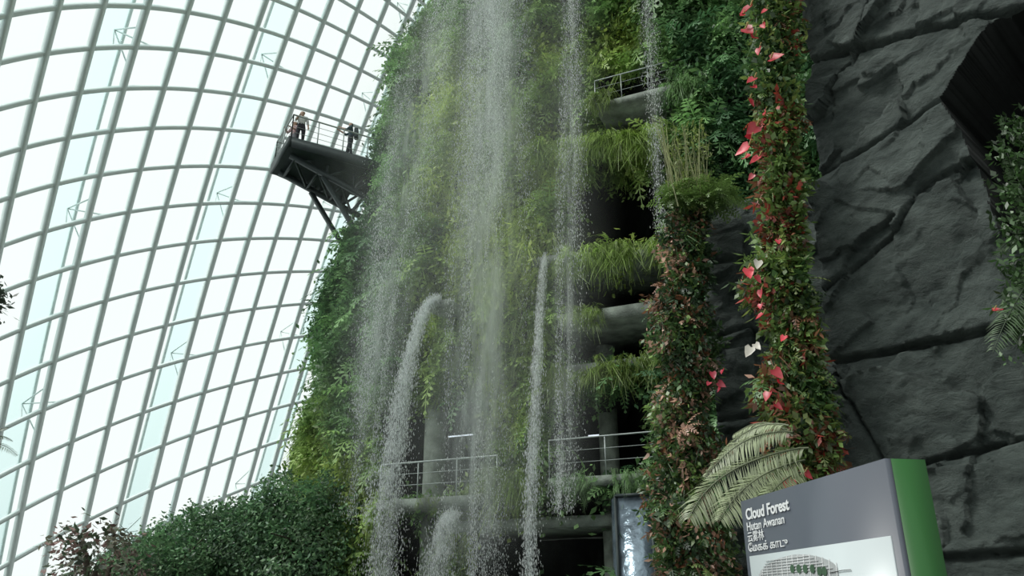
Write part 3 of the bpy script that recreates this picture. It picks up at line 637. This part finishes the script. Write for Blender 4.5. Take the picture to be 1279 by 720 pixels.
bigfern('tree_fern',[(1300,300,1243,320,1265,285,0),(1300,300,1250,265,1270,262,0),(1300,330,1240,440,1262,380,-.2),(1300,300,1262,235,1275,240,.1),(1300,270,1258,190,1270,230,.1)],7.0,(.07,.13,.05),.17,40)
bigfern('tree_fern',[(-30,560,22,570,0,545,0),(-30,560,16,552,-6,535,.3),(-30,560,10,535,-8,535,0)],14,(.10,.16,.08),.17,40)
mb=MB(); P=np.array([atY(rng.uniform(1266,1330),rng.uniform(150,450),7.1+rng.normal()*.12) for _ in range(240)])
for T,F in ((TS,FS_),(TS2,FS2)): scatter(mb,T,F,P+rng.normal(size=P.shape)*.08,np.tile([-.5,-1.,.1],(len(P),1)),rng.uniform(.4,.8,len(P)),np.tile(G1,(len(P),1))*rng.uniform(.3,1.2,(len(P),1)))
cv=empty('cave_planting'); mb.out('leaves',M_leafn,cv)
# ---------------------------------------------------------------- trees at the left
def tree(name,px,py,Y,r,h,n,cols,ls=1.0):
    root=empty(name); c=atY(px,py,Y); mb=MB(); base=np.array([c[0],c[1],0])
    tube(mb,[base,base+[.1,0,c[2]*.5],c],[.14,.1,.05],8)
    for k in range(7):
        e=c+rng.normal(size=3)*r*.5; tube(mb,[base+[.1,0,c[2]*.5],(c+e)/2,e],[.06,.04,.015],6)
    mb.out('trunk',M_bark,root); mb=MB()
    for s in range(2):
        T,F=leaf_cluster(14,.2,.16,.08,40+s); m=n//2; o=rng.normal(size=(m,3)); o/=np.linalg.norm(o,axis=1)[:,None]; R_=.4+1.1*fbm(o*2.2+c,3)
        P=c+o*np.array([r,r,h])*(R_*rng.random(m)**.3)[:,None]; kk=P[:,2]>.2; P=P[kk]; o=o[kk]; k=len(P)
        scatter(mb,T,F,P,o,rng.uniform(.6,1.2,k)*ls,np.array(cols)[rng.integers(0,len(cols),k)]*rng.uniform(.4,1.5,(k,1)))
    mb.out('canopy',M_leaf,root)
for px,py,Y,r,h in ((180,716,30,1.6,1.1),(250,686,29,1.9,1.3),(310,684,28,1.8,1.4),(350,666,28,1.5,1.8),(385,680,27,1.6,2.0),(210,718,27,2,1.1)):
    tree('shrub_tree',px,py,Y,r,h,800,[(.10,.20,.09),(.055,.12,.06),(.13,.22,.11)])
tree('shrub_tree',118,714,13,.75,.65,110,[(.10,.10,.07),(.06,.09,.05),(.14,.09,.08)],.7)
tree('shrub_tree',-35,380,13,.45,.35,60,[(.05,.07,.05)],.8)
# ---------------------------------------------------------------- information sign
sg=empty('information_sign'); zt=2.05; pTL=atZ(925,627,zt); pTR=atZ(1105,573,zt)
sx=pTR-pTL; sx[2]=0; SW=np.linalg.norm(sx); sx/=SW; sn=np.array([sx[1],-sx[0],0]); 
if np.dot(sn,-pTL)<0: sn=-sn
TK=.14
def Sg(u,v,o=0): return pTL+sx*u+np.array([0,0,1])*v+sn*o
M_face=pbr('sign_grey_panel',(.085,.10,.125),.35,0,.04,2); M_green=pbr('sign_green_side',(.016,.12,.018),.45,0,.05,2); M_map=pbr('map_panel',(.58,.65,.66),.3,0,.04,2); M_txt=pbr('white_lettering',(.8,.83,.83),.5,0,.02)
def sbox(mb,u0,u1,v0,v1,o0,o1,c=(1,1,1)): mb.add([Sg(u,v,o) for u in (u0,u1) for v in (v0,v1) for o in (o0,o1)],BOXF,c)
mb=MB(); sbox(mb,0,SW,-2.05,0,-.02,0); mb.out('front_panel',M_face,sg)
mb=MB(); sbox(mb,0,SW,-2.05,0,-TK,-.021); mb.out('green_body',M_green,sg)
def suv(px,py):
    p=onplane(px,py,pTL,sn); q=p-pTL; return float(np.dot(q,sx)),float(q[2])
m0=suv(938,699); m1=suv(1113,665)
mu0,mu1,mv=m0[0],m1[0],(m0[1]+m1[1])/2
mb=MB(); sbox(mb,mu0,mu1,mv-.9,mv,.0,.006); mb.out('map_board',M_map,sg)
mb=MB()
ua,va=suv(950,719); ub,vb=suv(1005,692); uc,vc=suv(1050,719)
arc=[(ua+(uc-ua)*t, va+(vb-va)*(math.sin(math.pi*min(t,1))**.6)) for t in np.linspace(0,1,28)]
for (a1,b1),(a2,b2) in zip(arc[:-1],arc[1:]):
    mb.add([Sg(a1,va-.2,.0075),Sg(a2,va-.2,.0075),Sg(a2,b2,.0075),Sg(a1,b1,.0075)],[[0,1,2,3]],(.45,.48,.48))
for k in range(14):
    t=(k+.5)/14; a1=ua+(uc-ua)*t; zt_=va+(vb-va)*(math.sin(math.pi*t)**.6); beam(mb,Sg(a1,va-.15,.009),Sg(a1+.02,zt_,.009),.003,.002,sn,(.66,.68,.68))
for k in range(6): 
    zz=va+(vb-va)*k/6; beam(mb,Sg(ua+.02+.012*k,zz,.0095),Sg(uc-.03-.03*k,zz,.0095),.002,.002,sn,(.66,.68,.68))
mb.out('map_drawing',leafmat('print_ink',1,0.02,0),sg)
mb=MB()
for px in (993,1001,1009,1018,1027,1033):
    cu,cv_=suv(px,714-(3 if px<1020 else 0)); an=np.linspace(0,2*math.pi,13)[:-1]
    V=[Sg(cu+.018*math.cos(t),cv_+.016*math.sin(t),.011) for t in an]
    V=[Sg(cu,cv_,.011)]+V; mb.add(V,[[0,1+2*i,2+2*i,1+(2*i+2)%12] for i in range(6)],(.07,.13,.08))
for q0,q1 in (((1040,716),(1055,713)),((1055,713),(1066,712))):
    beam(mb,Sg(*suv(*q0),.01),Sg(*suv(*q1),.01),.002,.002,sn,(.1,.1,.1))
mb.out('map_symbols',leafmat('print_ink_green',1,.02,0),sg)
def text(s,px,py,size,bold=0,mat=M_txt,fw=1.0):
    cu=bpy.data.curves.new('lettering','FONT'); cu.body=s; cu.size=size; cu.extrude=.001; cu.offset=bold
    o=bpy.data.objects.new('lettering',cu); sc.collection.objects.link(o); cu.materials.append(mat)
    u,v=suv(px,py); p=Sg(u,v,.003); Mx=Matrix(((sx[0]*fw,0,sn[0],p[0]),(sx[1]*fw,0,sn[1],p[1]),(sx[2],1,sn[2],p[2]),(0,0,0,1))); o.matrix_world=Mx; o.parent=sg
text('Cloud Forest',933,650,.064,.0016,fw=1.14); text('Hutan Awanan',934,664,.050,.0003,fw=1.16); text('云雾林',935,677,.046,.0002,fw=1.15); text('ேமகக் காடு',936,690,.043,.0002,fw=1.35)
text('Lost World',1068,713,.018,0,pbr('black_ink',(.03,.03,.03),.6))
